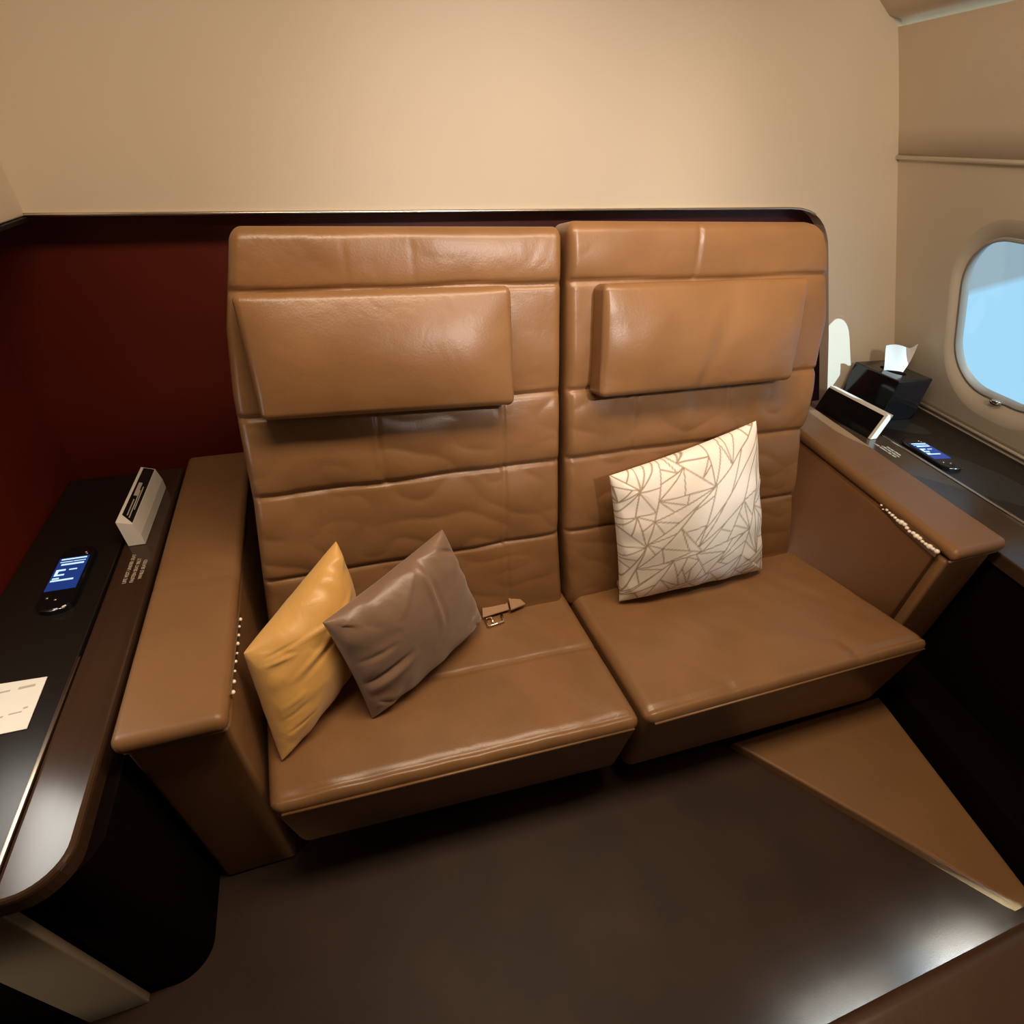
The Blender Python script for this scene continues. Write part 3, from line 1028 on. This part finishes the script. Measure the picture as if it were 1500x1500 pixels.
def leaflet_holder(label, base, sec, y0, y1, skew):
    """sec: cross-section (x, z) of a folded card block, drawn along y with skew in x"""
    t = thing('leaflet_block', label, 'leaflet', base)
    m = len(sec)
    V = [(x, y0, z) for x, z in sec] + [(x + skew, y1, z) for x, z in sec]
    F = [tuple(range(m))[::-1], tuple(range(m, 2 * m))] + [(i, (i + 1) % m, m + (i + 1) % m, m + i) for i in range(m)]
    obj('pages', V, F, M_paper, t, smooth=False)
    return t


# left: black-faced leaflet with white edges
lt = leaflet_holder('white-edged safety leaflet with black printed face standing on the left console', (-0.55, 1.45, 0.57),
                    [(-0.566, 0.5715), (-0.527, 0.5715), (-0.527, 0.600), (-0.534, 0.634), (-0.567, 0.645)], 1.335, 1.63, 0.006)
cf = quadslab((-0.5600, 1.372, 0.6430), (-0.5345, 1.340, 0.6345), (-0.5290, 1.625, 0.6345), (-0.5540, 1.625, 0.6430), 0.0012)
fc = obj('black_face', *cf, M_gloss, lt, smooth=False)
for x0, yA, yB2, w in ((-0.552, 1.47, 1.54, 0.008), (-0.5445, 1.36, 1.50, 0.0022), (-0.550, 1.37, 1.45, 0.0022), (-0.5405, 1.40, 1.52, 0.0022)):
    z = 0.6452 - (x0 + 0.5605) * 0.34
    obj('print_line', *quadslab((x0, yA, z), (x0 + w, yA, z - w * .34), (x0 + w + .001, yB2, z - w * .34), (x0 + .001, yB2, z), 0.0006), M_print, fc, smooth=False)

# notepaper sheet
sh = obj('paper_sheet', *quadslab((-0.735, 0.787, 0.5665), (-0.6275, 0.786, 0.5665), (-0.6300, 0.911, 0.5665), (-0.742, 0.918, 0.5665), 0.0012), M_paper, None, smooth=False, origin=(-0.68, 0.85, 0.5665))
tag(sh, 'white printed paper sheet lying at the front of the left console', 'paper')
for a, b, c, d in ((-0.672, -0.645, 0.890, 0.896), (-0.705, -0.685, 0.889, 0.893), (-0.668, -0.648, 0.828, 0.831), (-0.690, -0.676, 0.824, 0.828), (-0.648, -0.641, 0.836, 0.840), (-0.684, -0.680, 0.800, 0.820), (-0.705, -0.695, 0.800, 0.803)):
    obj('print_mark', *quadslab((a, c, 0.5678), (b, c + .001, 0.5678), (b, d + .001, 0.5678), (a, d, 0.5678), 0.0003), M_print, sh, smooth=False)

# ------------------------------------------------------------------ right console
rcn = thing('side_console', 'long dark console between the right armrest and the window wall', 'console', (2.1, 0.8, 0.0))
cl = lambda y: rout(y) + 0.012
cr2 = lambda y: side_x(0.57, y) - 0.02
trx = lambda y: 1.949 + 0.159 * (y - 0.75)


def strip_poly(fa, fb, y0, y1, n=6):
    ys_ = [lerp(y0, y1, i / n) for i in range(n + 1)]
    return [(fa(y), y) for y in ys_] + [(fb(y), y) for y in reversed(ys_)]


obj('cabinet_body', *prism(strip_poly(lambda y: cl(y) + .01, cr2, -1.2, 1.735), 0.0, 0.535), M_matt, rcn, smooth=False)
obj('rail', *prism(strip_poly(cl, lambda y: trx(y) - .006, -1.2, 1.735), 0.535, 0.571, 0.005), M_wood, rcn, smooth=False)
obj('trim_strip', *prism(strip_poly(lambda y: trx(y) - .006, lambda y: trx(y) + .006, -1.2, 1.36), 0.54, 0.574, 0.002), M_trim, rcn, smooth=False)
obj('top_panel', *prism(strip_poly(lambda y: trx(y) + .006, cr2, -1.2, 1.735), 0.535, 0.566, 0.003), M_black, rcn, smooth=False)
obj('shade_block', *prism([(1.580, 0.66), (1.434, 0.01), (1.75, 0.01), (1.80, 0.66)], 0.0, 0.12, 0.01), M_matt, rcn, smooth=False)  # matt black block put in for the shade beside the footrest
printed_lines(rcn, (1.935, 1.20, 0.5722), (0.17, 1, 0), (-1, 0.17, 0), [('LIFE VEST UNDER SEAT', 0), ('FASTEN SEAT BELT', 0.0), ('WHILE SEATED', 0.01)], 0.011, M_pale)
handset('black handset with blue lit screen on the right console near the window', 2.085, 1.185, -math.radians(9.5) + 0.0, 0.085, 0.25, 0.566)

rl = leaflet_holder('white-edged dark leaflet standing on the right console beside the tissue box', (1.98, 1.47, 0.571),
                    [(1.962, 0.5725), (1.994, 0.5725), (2.020, 0.664), (1.992, 0.668)], 1.345, 1.655, 0.02)
obj('black_face', *quadslab((1.9600, 1.357, 0.5728), (1.9880, 1.357, 0.661), (2.0075, 1.656, 0.661), (1.9795, 1.656, 0.5728), -0.0015), M_gloss, rl, smooth=False)

# tissue box
tb = thing('tissue_box', 'black tissue box with a white tissue sticking out in the far right corner', 'tissue box', (2.25, 1.60, 0.566))
ta, tbb, tcc, td = (2.174, 1.722), (2.346, 1.715), (2.332, 1.471), (2.158, 1.479)
cx, cyy = 2.252, 1.597
bs = [(cx + (p[0] - cx) * 1.04, cyy + (p[1] - cyy) * 1.0) for p in (td, tcc, ta, tbb)]
tp = [td, tcc, ta, tbb]
obj('box', *hexbox([(*p, 0.567) for p in bs] + [(*p, 0.735) for p in tp], 0.006, (2, 2, 2)), M_gloss, tb)
obj('slot', *ellipsoid((2.245, 1.59, 0.7352), 0.030, 0.060, 0.002, 16, 4), M_matt, tb)
V, F = [], []
nn = 10
lo0, lo1 = Vector((2.212, 1.605, 0.733)), Vector((2.272, 1.565, 0.733))
hi0, hi1 = Vector((2.160, 1.595, 0.835)), Vector((2.318, 1.585, 0.833))
for j in range(nn + 1):
    for i in range(nn + 1):
        u, v = i / nn, j / nn
        p = lo0.lerp(lo1, u).lerp(hi0.lerp(hi1, u), v)
        p.y += 0.012 * math.sin(5 * u + 2 * v) * v
        p.z += 0.006 * math.sin(7 * u) * v
        V.append(p)
for j in range(nn):
    for i in range(nn):
        a = j * (nn + 1) + i
        F.append((a, a + 1, a + nn + 2, a + nn + 1))
m0 = len(V)
V += [p + Vector((0.0008, 0.0015, 0)) for p in V[:m0]]
F += [tuple(q + m0 for q in f)[::-1] for f in F[:]]
obj('tissue', V, F, M_tissue, tb)

# ------------------------------------------------------------------ footrest and ottoman
fr_ = tag(obj('footrest_plinth', *prism([(0.975, 0.615), (1.012, 0.562), (1.362, 0.034), (1.376, 0.018), (1.420, 0.018), (1.432, 0.053), (1.556, 0.575), (1.562, 0.615)], 0.001, 0.030, 0.008, 4), M_leather_arm, None, smooth=False, origin=(1.25, 0.35, 0.0)),
          'low wedge-shaped tan leather footrest on the floor below the right seat', 'footrest')
ot = thing('ottoman', 'dark brown leather ottoman in the bottom right corner opposite the sofa', 'ottoman', (0.95, -0.35, 0.0))


def otdisp(u, v):
    return 0.006 * (1 - abs(2 * u - 1) ** 4) + 0.003 * nz(u * 6, v * 5, 3.0) - 0.008 * groove((u - 0.66) + 0.5 * (v - 0.80), 0.02) * (1 if v > 0.5 else 0)


obj('base', *box(0.60, 1.42, -0.70, -0.055, 0.0, 0.30, 0.02, (4, 4, 4)), M_leather_dark, ot)
obj('glow_shield', *box(0.535, 1.455, -0.018, -0.008, 0.046, 0.31, 0.002), M_leather_dark, ot)  # unseen flap added to keep the strips' light off the seat fronts
for xa, xb, m_ in ((0.70, 0.94, M_added_glow), (1.07, 1.27, M_added_glow_bright)):
    obj('added_glow_strip', *box(xa, xb, -0.046, -0.036, 0.052, 0.064, 0.002), m_, ot)  # hidden glowing strips added to brighten the floor by the ottoman
obj('seat_pad', *hexbox([(0.53, -0.75, 0.30), (1.46, -0.75, 0.30), (0.53, -0.004, 0.30), (1.46, -0.004, 0.30),
                         (0.53, -0.75, 0.40), (1.46, -0.75, 0.40), (0.53, -0.004, 0.40), (1.46, -0.004, 0.40)], 0.02, (40, 40, 4), otdisp, k=5), M_leather_dark, ot)
